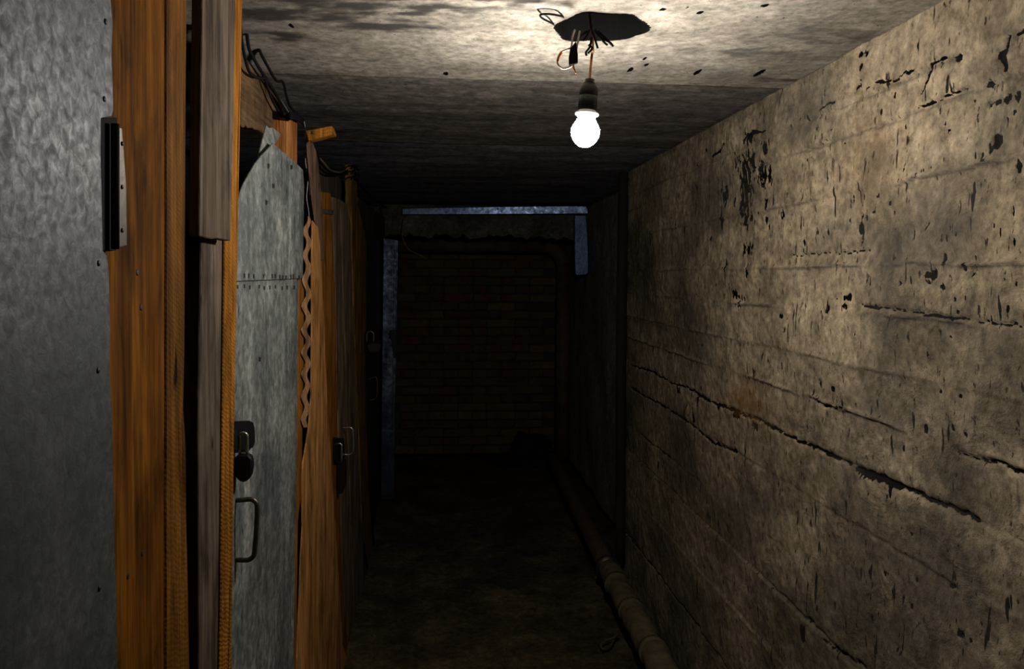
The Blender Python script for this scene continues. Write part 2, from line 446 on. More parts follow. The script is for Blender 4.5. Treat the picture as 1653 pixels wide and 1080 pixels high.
def build_wall_right():
    ys = np.concatenate([np.arange(Y_BACK, 1.1, 0.05), np.arange(1.1, YR_END + 1e-6, 0.0045)])
    ys[-1] = YR_END
    zs = np.linspace(0.0, CEIL, 474)
    Y, Z = np.meshgrid(ys, zs, indexing='ij')
    wobY = (fbm(Y * 6, Z * 6, 3, 50) - 0.5)
    disp = (fbm(Y * 1.3, Z * 1.6, 3, 3) - 0.5) * 0.030           # slow bulges
    disp += (fbm(Y * 9, Z * 9, 4, 11) - 0.5) * 0.010
    disp += (fbm(Y * 45, Z * 40, 3, 23) - 0.5) * 0.0045
    tar_shade = np.zeros_like(Y); rust = np.zeros_like(Y); dirt = np.zeros_like(Y)
    # impressions of the form boards
    offs = [0.41, 0.336, 0.20, 0.03, -0.08, -0.20, -0.31, -0.435, -0.566, -0.76, -0.89, -1.08, -1.30]
    rng = np.random.RandomState(5)
    lines = [CAM_Z + o for o in offs]
    edges = [CEIL + 0.1] + lines + [-0.1]
    for i in range(len(edges) - 1):
        hi, lo = edges[i], edges[i + 1]
        m = (Z <= hi) & (Z > lo)
        disp += m * (rng.uniform(-0.004, 0.004) + (Z - (hi + lo) / 2) * rng.uniform(-0.03, 0.03))
    kinds = [(-1, .5), (-1, .7), (1, .7), (1, .9), (1, .9), (1, .4), (1, .8), (-1, .3), (-1, .3), (-1, .6), (-1, .7), (1, .4), (-1, .8)]
    for z0, (s, a) in zip(lines, kinds):
        zz = z0 + wobY * 0.012 + (vnoise(Y * 40, Y * 0 + z0 * 31, 9) - 0.5) * 0.006
        w = np.exp(-((Z - zz) / 0.0038) ** 2)
        on = np.clip(fbm(Y * 3.0, Y * 0 + z0 * 17, 3, 77) * 3.0 - 0.9, 0, 1)
        disp += -s * w * 0.009 * a * on                              # proud fin (towards the corridor) or groove
        dirt = np.maximum(dirt, np.exp(-((Z - zz + 0.005) / 0.0042) ** 2) * on * 0.95 * a)
    # cracks, read off the wall plane
    cracks = [
        ([(1018,589),(1050,600),(1080,617),(1108,625),(1150,650),(1172,658),(1190,667),(1225,680),(1260,700),(1300,718),(1344,737),(1371,749)], 0.0035),
        ([(1380,757),(1392,763),(1420,772),(1450,785)], 0.007),
        ([(1450,785),(1490,803),(1530,820),(1570,838)], 0.0035),
        ([(1015,625),(1040,640),(1085,665),(1117,685),(1130,697),(1150,715),(1185,728)], 0.0042),
        ([(1032,700),(1079,740)], 0.003), ([(1328,1032),(1399,1080)], 0.003), ([(1000,846),(1130,1016)], 0.003),
        ([(1395,146),(1412,134),(1425,131),(1440,128),(1447,124),(1455,118),(1470,112)], 0.0032),
        ([(1480,150),(1490,132),(1500,115),(1502,105),(1512,97),(1525,91)], 0.0032),
        ([(1541,93),(1549,91)], 0.005), ([(1622,110),(1618,95),(1612,93),(1624,79),(1628,61)], 0.0045), ([(1640,55),(1650,50)], 0.004),
        ([(1200,229),(1206,219),(1215,213),(1226,214),(1237,209)], 0.005), ([(1150,253),(1162,245),(1170,233)], 0.005),
        ([(1379,144),(1387,130)], 0.0035), ([(1318,180),(1333,167),(1345,163)], 0.002), ([(1480,175),(1510,163),(1560,145)], 0.0025),
        ([(1593,172),(1600,160)],0.003), ([(1318,475),(1335,521)], 0.0016), ([(1270,412),(1330,409),(1400,406)], 0.0016),
        ([(1404,345),(1410,330)], 0.0025), ([(1383,400),(1386,345)], 0.004), ([(1500,360),(1492,375)], 0.002),
        ([(1580,415),(1572,452)], 0.002), ([(1390,492),(1500,508),(1653,526)], 0.0022),
        ([(1300,640),(1330,655),(1360,660)], 0.002), ([(1540,730),(1570,738),(1653,762)], 0.0028),
    ]
    for pts, w in cracks:
        P = [onx(a, b, XR) for a, b in pts]
        jit = (vnoise(Y * 70, Z * 70, 31) - 0.5) * 0.010
        d = seg_dist(Y + jit, Z + jit * 0.8, [(p.y, p.z) for p in P])
        wv = w * (0.45 + 1.1 * vnoise(Y * 28, Z * 28, 67))
        k = np.exp(-(d / (wv * 1.15)) ** 2)
        tar_shade = np.maximum(tar_shade, k); disp += k * 0.008
    # black flecks of old coating
    patches = [(1203,300,9,44),(1213,221,8,7),(1235,237,5,12),(1229,282,7,18),(1190,265,4,13),(1168,316,5,15),(1164,355,3,11),(1196,335,5,14),
        (1215,262,7,12),(1242,285,3,14),(1624,160,16,6),(1640,150,5,10),(1600,237,9,9),(1610,228,5,8),(1504,445,9,6),(1510,440,5,6),(1523,464,6,5),(1497,455,4,4),
        (1367,481,5,6),(1363,494,6,4),(1205,402,7,10),(1186,672,6,5),(1217,688,4,6),(1095,629,4,4),(1454,726,2,7),(1494,694,5,7),(1391,767,6,9),(1435,791,5,9),
        (1296,1020,5,11),(1308,1002,6,4),(1555,1024,5,10),(1470,860,4,4),(1430,925,8,4),(1540,948,8,4),(1570,957,6,4),(1389,110,3,5),(1397,84,2,6),(1388,88,6,4),
        (1385,140,2,6),(1593,137,5,4),(1646,270,6,10),(1420,180,2,5),(1462,222,2,4),(1475,440,3,3),(1525,420,4,7),(1560,430,4,8),(1645,455,4,4),(1344,628,4,4),
        (1256,510,3,4),(1540,690,5,5),(1557,700,4,4),(1480,935,3,3),(1572,1035,3,5),(1636,182,2,3),(1187,475,4,6),(1197,482,3,5),(1550,640,4,4),(1517,632,3,3),
        (1170,430,3,10),(1205,440,2,10),(1235,330,2,10),(1258,345,2,9),(1330,370,2,10),(1365,360,2,8)]
    rg = np.random.RandomState(12)
    for _ in range(90):
        patches.append((rg.uniform(1100, 1653), rg.uniform(150, 520) if rg.rand() < .75 else rg.uniform(520, 1080), rg.uniform(0.9, 2.2), rg.uniform(2, 8)))
    for cx, cy, rx, ry in patches:
        p = onx(cx, cy, XR); e1 = onx(cx + rx, cy, XR); e2 = onx(cx, cy + ry, XR)
        sy = abs(e1.y - p.y) + 1e-4; sz = abs(e2.z - p.z) + 1e-4
        i0, i1 = np.searchsorted(ys, [p.y - 3 * sy - .03, p.y + 3 * sy + .03]); j0, j1 = np.searchsorted(zs, [p.z - 3 * sz - .03, p.z + 3 * sz + .03])
        if i1 <= i0 or j1 <= j0: continue
        m0 = (slice(i0, i1), slice(j0, j1))
        yy = Y[m0] - p.y; zz = Z[m0] - p.z
        nn = fbm(Y[m0] * 120, Z[m0] * 55, 3, 41) - 0.5
        k = np.clip((1.25 if ry > 30 else 0.95) - (yy / sy) ** 2 * .5 - (zz / sz) ** 2 * .5 + nn * 3.0, 0, 1)
        tar_shade[m0] = np.maximum(tar_shade[m0], k); disp[m0] += k * 0.003
    p = onx(1205, 645, XR)
    rust = np.exp(-((Y - p.y) / 0.16) ** 2 - ((Z - p.z) / 0.07) ** 2)
    p = onx(1400, 250, XR)
    rust = np.maximum(rust, 0.35 * np.exp(-((Y - p.y) / 0.12) ** 2 - ((Z - p.z) / 0.10) ** 2))
    # black mould streaks running down from the joint at right
    for x in np.linspace(1470, 1640, 14):
        q = onx(x, 715 + (x - 1470) * 0.36, XR)
        ln = rg.uniform(0.04, 0.11)
        dd = np.exp(-((Y - q.y) / 0.003) ** 2) * ((Z < q.z) & (Z > q.z - ln)) * rg.uniform(.3, .7)
        dirt = np.maximum(dirt, dd)
    # grey soft stains
    st = np.clip(fbm(Y * 2.2, Z * 3.0, 4, 91) * 2.6 - 1.25, 0, 0.6)
    dirt = np.maximum(dirt, st)
    p = onx(1320, 555, XR)
    lowd = np.exp(-((Z - (CAM_Z - 0.215) + wobY * .02) / 0.022) ** 2) * 0.5 * np.clip(fbm(Y * 2, Z * 2, 2, 15) * 2 - .4, 0, 1)
    dirt = np.maximum(dirt, lowd)
    co = np.stack([XR + np.clip(disp, -0.02, 0.03), Y, Z], -1)
    me = gridmesh(co, {'tar': tar_shade, 'rust': rust, 'dirt': dirt}, flip=False)
    add_thickness(me, (0.20, 0, 0))
    return put('wall_right', me, 'wall', kind='structure')
build_wall_right()

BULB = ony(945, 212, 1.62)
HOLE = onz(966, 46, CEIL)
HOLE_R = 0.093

def ceiling_slab(y0, y1, z, step, mat, parent, seed, amp, hole=False, attr=False):
    xs = np.arange(X_SHED, 1.35, step); ys = np.append(np.arange(y0, y1 - 1e-4, step), y1)
    X, Y = np.meshgrid(xs, ys, indexing='ij')
    Z = z + (fbm(X * 2, Y * 5, 4, seed) - 0.5) * amp + (fbm(X * 16, Y * 30, 3, seed + 7) - 0.5) * amp * 0.4
    at = None
    if attr:
        tar_shade = np.zeros_like(X); dirt = np.zeros_like(X)
        for (a, b, rx, ry) in [(1126,117,3,4),(1226,118,4,5),(1222,121,3,3),(1017,113,3,3),(1203,174,8,3),(1040,95,2,2),(1043,105,2,2),(720,119,3,2),(470,42,3,3),(1130,20,3,2),(1235,8,4,2),(1070,15,3,2)]:
            p = onz(a, b, z); e1 = onz(a + rx, b, z); e2 = onz(a, b + ry, z)
            tar_shade = np.maximum(tar_shade, np.clip(1.2 - ((X - p.x) / (abs(e1.x - p.x) + .001)) ** 2 * .5 - ((Y - p.y) / (abs(e2.y - p.y) + .002)) ** 2 * .5, 0, 1))
        # soot in the top left and a grey smear towards the right wall
        for (a, b, sx, sy, k) in [(560, -15, .20, .10, 1.3), (470, 22, .12, .05, 1.2), (450, 60, .06, .03, .7), (610, 42, .09, .03, 1.2), (655, 36, .06, .02, 1.1), (730, -12, .16, .05, 1.2), (900, -20, .15, .05, .9), (1180, 85, .16, .05, .30), (1270, 130, .12, .05, .38), (1330, 60, .14, .07, .28)]:
            p = onz(a, b, z)
            nn = fbm(X * 16, Y * 34, 5, 61)
            g = np.exp(-((X - p.x) / (sx * 1.25)) ** 2 - ((Y - p.y) / (sy * 1.3)) ** 2) * k * 0.8
            dirt = np.maximum(dirt, np.clip((g + (nn - 0.52) * 2.6) * 1.5, 0, 1) * np.clip(g * 3, 0, 1) * 0.95)
        at = {'tar': tar_shade, 'dirt': dirt, 'rust': np.zeros_like(X)}
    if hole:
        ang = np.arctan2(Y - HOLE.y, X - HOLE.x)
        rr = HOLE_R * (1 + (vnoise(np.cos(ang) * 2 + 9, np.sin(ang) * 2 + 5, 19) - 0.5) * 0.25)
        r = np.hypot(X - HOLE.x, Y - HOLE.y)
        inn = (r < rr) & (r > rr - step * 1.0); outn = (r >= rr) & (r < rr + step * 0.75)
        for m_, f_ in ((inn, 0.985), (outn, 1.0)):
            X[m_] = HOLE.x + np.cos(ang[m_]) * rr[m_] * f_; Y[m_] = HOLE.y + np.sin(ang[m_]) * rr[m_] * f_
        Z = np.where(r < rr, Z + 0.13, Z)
        at['tar'] = np.maximum(at['tar'], np.clip((rr + step * 1.5 - r) / step + 0.3, 0, 1.6))  # hole blackened in colour to stand for the lamp socket's shadow
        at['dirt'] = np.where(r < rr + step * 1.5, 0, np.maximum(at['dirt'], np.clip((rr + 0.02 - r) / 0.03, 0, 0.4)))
    me = gridmesh(np.stack([X, Y, Z], -1), at, flip=True)
    add_thickness(me, (0, 0, 0.15))
    return put('slab', me, mat, parent)

ceil = bpy.data.objects.new('ceiling', None); COL.objects.link(ceil); ceil['kind'] = 'structure'; ceil.location = (0, 2, CEIL)
Y_J1, Y_J2 = 2.14, 3.22
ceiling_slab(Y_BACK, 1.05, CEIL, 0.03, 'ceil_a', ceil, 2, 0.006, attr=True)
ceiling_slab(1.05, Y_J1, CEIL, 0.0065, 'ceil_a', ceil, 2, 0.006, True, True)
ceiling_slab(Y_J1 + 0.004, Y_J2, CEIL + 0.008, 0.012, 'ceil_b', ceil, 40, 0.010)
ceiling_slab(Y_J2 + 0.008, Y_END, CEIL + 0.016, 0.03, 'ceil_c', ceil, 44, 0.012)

# floor
xs = np.arange(X_SHED, 1.351, 0.025); ys = np.arange(Y_BACK, Y_END + 0.05, 0.025)
X, Y = np.meshgrid(xs, ys, indexing='ij')
Z = (fbm(X * 3, Y * 3, 4, 101) - 0.5) * 0.022 + (fbm(X * 14, Y * 14, 3, 105) - 0.5) * 0.010 - 0.012
me = gridmesh(np.stack([X, Y, Z], -1)); add_thickness(me, (0, 0, -0.1))
put('floor', me, 'floor', kind='structure')

put('wall_left', box(X_SHED - 0.1, X_SHED, Y_BACK, Y_END, 0, CEIL, 0), 'shed_back', kind='structure')
put('wall_back', box(X_SHED, 1.15, Y_BACK - 0.1, Y_BACK, 0, CEIL, 0), 'far_wall', kind='structure')
def rough_panel(axis, c, a0, a1, b0, b1, step, amp, seed, thick, flip):
    A, B = np.meshgrid(np.append(np.arange(a0, a1 - 1e-4, step), a1), np.append(np.arange(b0, b1 - 1e-4, step), b1), indexing='ij')
    D = c + (fbm(A * 3, B * 3, 4, seed) - 0.5) * amp
    co = np.stack([D, A, B], -1) if axis == 'x' else np.stack([A, D, B], -1)
    me = gridmesh(co, flip=flip); add_thickness(me, (thick, 0, 0) if axis == 'x' else (0, thick, 0)); return me
put('wall_recess', rough_panel('x', X_REC, YR_END, Y_END, 0, CEIL, 0.04, 0.03, 7, 0.1, False), 'far_wall', kind='structure')

# beam over the passage with a ragged lower edge
zb = ony(800, 384, Y_PORT).z
n = 60; pts = []
for i in range(n + 1):
    x = -0.62 + (1.08 + 0.62) * i / n
    r_ = (vnoise(i * 0.7, 0, 5) - 0.5) * 0.05 + (vnoise(i * 2.1, 3, 6) - 0.5) * 0.03
    pts.append(Vector((x, Y_PORT + 0.02, zb + float(r_) + 0.01)))
pts += [Vector((1.08, Y_PORT + 0.02, CEIL - 0.01)), Vector((-0.62, Y_PORT + 0.02, CEIL - 0.01))]
put('trim_1', prism(pts, (0, -1, 0), 0.22, 0.004), 'beam', kind='structure')

# brick end wall
wend = put('wall_end', box(X_SHED, 1.2, Y_END + 0.012, Y_END + 0.2, 0, CEIL, 0), 'mortar', kind='structure')
def brick_mesh(L, seed):
    r = random.Random(seed)
    bm = bmesh.new(); bmesh.ops.create_cube(bm, size=1)
    for v in bm.verts:
        v.co = Vector((v.co.x * L, v.co.y * 0.10, v.co.z * 0.065)) + Vector((r.uniform(-.005, .005), r.uniform(-.004, .004), r.uniform(-.004, .004)))
    bmesh.ops.bevel(bm, geom=bm.edges[:], offset=0.006, segments=1, affect='EDGES')
    me = mesh_of(bm); me.materials.append(M['brick']); return me
bricks = [brick_mesh(0.245, k) for k in range(4)]; halves = [brick_mesh(0.12, 10 + k) for k in range(2)]
row = 0; z = 0.04
while z < 1.98:
    x = -0.50 - (0.1275 if row % 2 else 0.0)
    while x < 1.05:
        header = (row % 5 == 4)
        L = 0.1275 if header else 0.255
        xc = x + L / 2
        if xc > -0.46 and xc < 1.0:
            b = bpy.data.objects.new('brick', random.choice(halves if header else bricks)); COL.objects.link(b)
            b.parent = wend
            b.location = (xc, Y_END + 0.045 + random.uniform(-0.010, 0.008), z + random.uniform(-.002, .002))
            b.rotation_euler = (random.uniform(-.02, .02), random.uniform(-.012, .012), random.uniform(-.03, .03) + (math.pi if random.random() < .5 else 0))
        x += L
    z += 0.0755; row += 1

# ------------------------------------------------------------------ hanging lamp
axis = (ony(952, 130, 1.62) - BULB).normalized()
lamp = thing('pendant_lamp', 'lit bare light bulb hanging from the ceiling in a black socket', 'lamp', BULB - axis * 0.034)
S = 1.62 / F_PX
def lp(prof): return [(h * S, r * S) for h, r in prof]
gl = [(-26, 0), (-25.5, 5), (-24, 9.5), (-20, 15), (-15, 19), (-9, 22), (-3, 23.4), (3, 23.2), (9, 20.6), (15, 17), (20, 14.4), (24, 13)]
put('bulb', lathe(BULB, axis, lp(gl), 36), 'bulb', lamp)
put('collar', lathe(BULB, axis, lp([(24.2, 12), (25, 17), (27, 19.4), (29.5, 19.4), (31.5, 16), (34, 13.5), (34, 0)])), 'collar', lamp, label='white collar between bulb and socket')
sock = put('socket', lathe(BULB, axis, lp([(34.2, 13), (35, 15), (55, 15.2), (56, 14.4), (58, 14.4), (59, 15), (68, 14.8), (72, 13.8), (76, 12), (79, 9.6), (80.5, 8), (84, 8), (84.5, 3), (84.5, 0)])), 'bakelite', lamp)
for k in range(10):
    a = 2 * math.pi * k / 10
    u = axis.orthogonal().normalized(); v = axis.cross(u)
    c = BULB + (u * math.cos(a) + v * math.sin(a)) * (15.0 * S)
    put('rib', tube([c + axis * (37 * S), c + axis * (54 * S)], 0.0011, 5, 1), 'bakelite', sock)
put('cord', tube([BULB + axis * (83 * S), ony(953, 112, 1.62), ony(955, 92, 1.62), ony(957, 72, 1.60), HOLE + Vector((-0.012, 0.045, 0.05))], 0.0026, 8), 'copper', lamp, label='bare brown flex')

def wire(name, pts, Y, r, mat, label, cat, parent=None):
    P = [ony(a, b, Y if c is None else c) for a, b, c in pts]
    o = put(name, tube(P, r, 7), mat, parent)
    if parent is None: rebase(o); tag(o, label, cat)
    return o
D0 = 1.56
loop = thing('wire_loop', 'curled grey wire with a black tape wrap dangling beside the socket cord', 'wire', ony(915, 112, D0))
put('wire', tube([ony(*p, D0) for p in [(936, 50), (933, 66), (931, 80), (930, 95), (923, 106), (911, 111), (902, 106), (900, 97), (905, 85), (915, 80), (922, 76), (924, 60), (928, 48)]], 0.0019, 7), 'wirewhite', loop)
put('copper_end', tube([ony(*p, D0 - 0.003) for p in [(900, 99), (902, 92), (907, 84)]], 0.0027, 7), 'copper', loop, label='rusty orange bare stretch')
put('tape_wrap', prism([ony(*p, D0 - 0.006) for p in [(921, 78), (930, 66), (933, 88), (933, 102), (919, 105), (919, 90)]], (0, -1, 0), 0.008, 0.001), 'tape', loop)
put('wire_tip', tube([ony(*p, D0) for p in [(924, 100), (926, 109), (930, 119)]], 0.0028, 7, 4, lambda t: 0.0032 - 0.0022 * t), 'copper', loop)
ends = thing('frayed_wires', 'bunch of short frayed black wire ends sticking out of the ceiling hole', 'wire', ony(968, 78, 1.6))
for pp in ([(956, 50), (960, 62), (965, 78)], [(952, 48), (946, 60), (941, 66)], [(960, 48), (972, 62), (984, 68), (990, 75)], [(962, 52), (975, 68), (981, 73)], [(955, 60), (952, 76), (946, 84), (947, 90)], [(948, 50), (938, 58), (932, 70)], [(965, 50), (976, 60), (988, 73)], [(950, 72), (956, 78), (949, 86)]):
    put('wire', tube([ony(*p, 1.58) for p in pp], 0.0022, 6), 'cable', ends)
wl = put('ceiling_wire', tube([onz(921, 32, CEIL + .03), onz(905, 26, CEIL - .006), onz(888, 23, CEIL - .010), onz(875, 23, CEIL - .010), onz(872, 26, CEIL - .012), onz(878, 31, CEIL - .010), onz(890, 37, CEIL - .006), onz(905, 46, CEIL + .03)], 0.0022, 7), 'cable')
tag(rebase(wl), 'thin black wire loop lying against the ceiling left of the dark hole', 'wire')

# ------------------------------------------------------------------ near metal-clad door and its hinge
d1 = thing('shed_door', 'dull galvanised metal clad door nearest the camera', 'door', (-0.38, 0.65, 0.012))
edge = [(176, -250), (179, 0), (182, 40), (180, 90), (182, 130), (183, 178), (180, 188), (163, 191), (163, 260), (165, 340), (166, 404), (173, 412), (176, 440), (178, 520), (177, 600), (181, 660), (182, 740), (184, 800), (185, 900), (188, 960), (190, 1080), (193, 1400), (196, 2700)]
left = [(-330, 5200), (-330, -900)]
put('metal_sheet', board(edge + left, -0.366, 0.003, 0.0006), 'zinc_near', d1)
put('door_core', board([(156, -250), (156, 2700), (-300, 5000), (-300, -800)], -0.370, 0.03), 'greydark', d1)
hg = put('hinge', tube([onx(186, 200, -0.364), onx(186, 402, -0.364)], 0.0045, 10, 1), 'tape', d1, label='black iron hinge barrel')
put('hinge_leaf', board([(190, 205), (197, 207), (204, 300), (205, 396), (191, 400)], -0.3665, 0.0028, 0.0005), 'iron', hg)
put('hinge_plate', board([(163, 191), (189, 190), (188, 404), (165, 405)], -0.3700, 0.0022, 0.0003), 'tape', hg)  # black sheet standing in for the shade in the hinge gap
for yy in (232, 302, 372):
    put('screw', lathe(onx(197, yy, -0.3662), (1, 0, 0), [(0, 0.0), (0, 0.0028), (0.0012, 0.002), (0.0016, 0)], 8), 'black', hg)
for (a, b) in ((158, 598), (168, 160), (170, 35), (160, 950), (159, 425)):
    put('nail', lathe(onx(a, b, -0.366), (1, 0, 0), [(0, 0.0035), (0.001, 0.003), (0.0016, 0)], 8), 'staple', d1)

# wide orange post
po = thing('door_post', 'wide orange stained timber post right beside the nearest metal door', 'post', (-0.40, 1.0, 0.012))
put('plank', board([(168, -250), (266, -250), (266, 300), (265, 1080), (267, 2300), (168, 2700)], -0.3725, 0.05, 0.002), 'post', po)
put('plank', board([(267, -250), (303, -250), (301, 150), (300, 330), (299, 560), (297, 660), (301, 720), (302, 850), (305, 960), (307, 1080), (310, 2300), (268, 2300)], -0.3705, 0.05, 0.004), 'post_saw', po, label='rough sawn outer edge plank')
for (a, b) in ((228, 496), (230, 893), (222, 440), (285, 110), (207, 930)):
    put('nail_hole', lathe(onx(a, b, -0.3722), (1, 0, 0), [(0, 0.0042), (0.0004, 0.003), (0.0005, 0)], 8), 'staple', po)

# jamb: two grey boards and a fresh sawn batten
ja = thing('door_jamb', 'grey board jamb with an orange sawn batten beside the streaked metal door', 'door frame', (-0.39, 1.27, 0.012))
put('upper_board', board([(328, -200), (380, -200), (378, 100), (376, 250), (372, 389), (352, 385), (341, 386), (322, 381), (324, 200), (326, 80)], -0.360, 0.016, 0.0015), 'grey', ja, label='upper grey board ending short')
put('lower_board', board([(325, 360), (361, 360), (359, 520), (357, 700), (355, 900), (354, 1080), (352, 2200), (320, 2200), (321, 900), (320, 650)], -0.382, 0.024, 0.0015, 0.001), 'grey', ja)
put('batten', board([(366, -200), (391, -200), (386, 120), (385, 250), (382, 420), (380, 560), (378, 720), (376, 860), (374, 1080), (368, 2200), (352, 2200), (355, 1080), (359, 700), (362, 420)], -0.378, 0.05, 0.0015, 0.0008), 'saw', ja, label='orange rough sawn batten')

# ------------------------------------------------------------------ lintel board over the streaked door
lb = put('lintel_board', board([(372, 52), (386, 78), (400, 94), (420, 122), (445, 156), (458, 176), (459, 330), (450, 290), (440, 232), (427, 216), (418, 210), (404, 208), (393, 206), (386, 200), (372, 196)], -0.452, 0.022, 0.002), 'brown')
tag(rebase(lb), 'dark brown lintel board above the streaked metal door', 'board')

# streaked metal door
d2 = thing('metal_door', 'streaked grey sheet metal door with a pointed top corner and black padlock', 'door', (-0.39, 1.7, 0.012))
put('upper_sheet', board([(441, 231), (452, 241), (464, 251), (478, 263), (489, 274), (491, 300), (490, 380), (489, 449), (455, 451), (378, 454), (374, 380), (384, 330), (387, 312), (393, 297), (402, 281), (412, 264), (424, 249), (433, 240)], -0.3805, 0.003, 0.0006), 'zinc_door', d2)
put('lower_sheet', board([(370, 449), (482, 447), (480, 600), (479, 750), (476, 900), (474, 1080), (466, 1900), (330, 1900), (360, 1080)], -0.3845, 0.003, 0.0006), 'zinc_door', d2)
put('stile', board([(468, 290), (486, 290), (486, 452), (491, 456), (490, 600), (488, 720), (486, 800), (481, 840), (478, 1080), (470, 1900), (455, 1900)], -0.390, 0.018, 0.001), 'orange', d2, label='orange wooden edge of the door')
put('stile', board([(352, 330), (377, 330), (372, 1080), (352, 1900), (330, 1900)], -0.390, 0.028, 0.001), 'greydark', d2)
put('flap', prism([onx(a, b, X) for a, b, X in [(430, 202, -.402), (434, 207, -.400), (440, 206, -.400), (453, 216, -.398), (449, 225, -.396), (443, 233, -.392), (430, 246, -.389), (416, 262, -.388), (419, 244, -.392), (425, 222, -.398)]], (1, 0, 0), 0.002, 0), 'zinc_door', d2, label='bent corner flap of the sheet')
st_me = None
for (a, b) in [(395, 445), (402, 445), (410, 446), (426, 446), (440, 446), (445, 446), (452, 447), (457, 448), (462, 448), (470, 447), (474, 446), (483, 448)]:
    put('staple', board([(a - .8, b - 3.5), (a + .9, b - 3.5), (a + .7, b + 3.5), (a - .7, b + 3.5)], -0.3795, 0.002, 0), 'staple', d2)
for (a, b) in [(384, 463), (395, 462), (404, 464), (419, 463), (427, 465), (436, 464), (445, 463), (456, 465), (464, 464), (475, 464)]:
    put('staple', board([(a - .8, b - 3), (a + .9, b - 3), (a + .7, b + 3), (a - .7, b + 3)], -0.3835, 0.002, 0), 'staple', d2)
for (a, b) in [(434, 268), (431, 327), (442, 300), (471, 270), (420, 580)]:
    put('nail_hole', board([(a - 1.6, b - 4), (a + 1.6, b - 3), (a + 1.2, b + 3), (a - 1.2, b + 4)], -0.3793 if b < 450 else -0.3835, 0.002, 0), 'staple', d2)
put('hasp', board([(372, 680), (403, 679), (409, 682), (411, 690), (412, 712), (409, 722), (403, 726), (372, 727)], -0.378, 0.0062, 0.0008), 'black', d2, label='black iron hasp plate')
HY = onx(381, 800, -0.384).y
put('handle', tube([ony(a, b, HY) for a, b in [(374, 808), (392, 807), (404, 806), (411, 809), (415, 818), (414, 850), (411, 890), (408, 899), (400, 904), (388, 904), (374, 904)]], 0.0046, 10), 'iron', d2, label='bent steel pull handle')

def padlock(label, Y, shackle, body, mat_b, bow='steel'):
    """body: picture box of the body, shackle: picture box of the bow, both at distance Y"""
    (bx0, by0, bx1, by1), (sx0, sy0, sx1, sy1) = body, shackle
    c = ony((bx0 + bx1) / 2, by1, Y)
    t = thing('padlock', label, 'padlock', c)
    x0 = ony(bx0, by0, Y).x; x1 = ony(bx1, by0, Y).x; z1 = ony(bx0, by0, Y).z; z0 = ony(bx0, by1, Y).z
    w = (x1 - x0) / 2; cx = (x0 + x1) / 2; h = z1 - z0; th = w * 0.55
    out = []
    for fx, fz in [(-.62, 1), (.62, 1), (.95, .86), (1, .55), (.86, .25), (.5, .05), (0, 0), (-.5, .05), (-.86, .25), (-1, .55), (-.95, .86)]:
        out.append(Vector((cx + fx * w, Y - th, z0 + fz * h)))
    put('body', prism(out, (0, -1, 0), 2 * th, 0.003), mat_b, t)
    a = ony(sx0, sy1, Y); b = ony(sx1, sy1, Y); top = ony(sx0, sy0, Y).z
    r = (b.x - a.x) / 2; m = (a.x + b.x) / 2
    P = [Vector((a.x, Y, z1 - 0.004)), Vector((a.x, Y, top - r))]
    P += [Vector((m - r * math.cos(k * math.pi / 6), Y, top - r + r * math.sin(k * math.pi / 6))) for k in range(1, 6)]
    P += [Vector((b.x, Y, top - r)), Vector((b.x, Y, z1 - 0.004))]
    put('shackle', tube(P, max(0.0028, w * 0.17), 9, 3), bow, t, label='worn metal bow')
    return t
padlock('black padlock hanging on the hasp of the streaked grey metal door', HY - 0.005, (387, 699, 399, 736), (379, 733, 409, 777), 'black')

# rough orange pole between the two doors
bp = thing('frame_pole', 'short rough orange pole standing between two shed doors under the cables', 'post', (-0.42, 2.2, 0.012))
bm_p = board([(465, 190), (480, 188), (480, 700), (478, 1500), (467, 1500), (466, 700)], -0.414, 0.05, 0.004)
put('split_half', bm_p, 'bark', bp)
c0, c1 = onx(484.5, 189, -0.405), onx(484.5, 1000, -0.405)
put('round_half', tube([Vector((-0.440, c0.y, c0.z)), Vector((-0.439, c0.y + .004, 1.6)), Vector((-0.440, c0.y, 1.0)), Vector((-0.440, c0.y, 0.0))], 0.024, 14, 6), 'bark', bp)

tag(rebase(put('string', tube([onx(a, b, -0.405) for a, b in [(491, 196), (493, 212), (492, 226), (495, 245), (493, 260), (497, 285), (496, 305), (495, 320), (498, 340), (499, 350)]], 0.0013, 6), 'string')), 'thin pale string hanging beside the orange pole', 'string')

# crinkled strip along the gap
yy = np.linspace(349, 690, 110); pl, pr = [], []
for k, y in enumerate(yy):
    ph = (y - 349) / 38.0 * 2 * math.pi
    c = 496.8 - (y - 349) * 0.010 + 3.3 * math.sin(ph + 0.6 * math.sin(y * 0.021)) * (0.75 + 0.4 * float(vnoise(y * 0.02, 0, 3)))
    hw = (3.5 + 1.3 * float(vnoise(y * 0.05, 2, 8))) * min(1, 0.2 + k / 6)
    pl.append((c - hw, y)); pr.append((c + hw, y))
cs = put('corrugated_strip', board(pr + pl[::-1], -0.386, 0.002, 0), 'rag')
tag(rebase(cs), 'wavy brown corrugated strip hanging in the gap right of the streaked door', 'strip')

# wooden block poking out
YB = 2.28
blk = put('wood_block', prism([ony(a, b, YB) for a, b in [(493, 211), (536, 203), (540, 216), (498, 227)]], (0, -1, 0), 0.045, 0.0015), 'saw')
tag(rebase(blk), 'small orange wooden block sticking out just below the ceiling', 'block')
put('notch', lathe(ony(504, 214.5, YB - .0005), (0, -1, 0), [(0, 0.006), (0.001, 0.004), (0.0012, 0)], 3), 'staple', blk)

pk = put('leaning_plank', board([(496, 224), (504, 228), (510, 243), (514, 262), (517, 300), (521, 340), (522, 400), (523, 420), (516, 420), (512, 380), (505, 330), (500, 280), (497, 250)], -0.3960, 0.0035, 0.0006), 'pink')
tag(rebase(pk), 'pinkish thin plank with a rounded top under the orange block', 'plank')

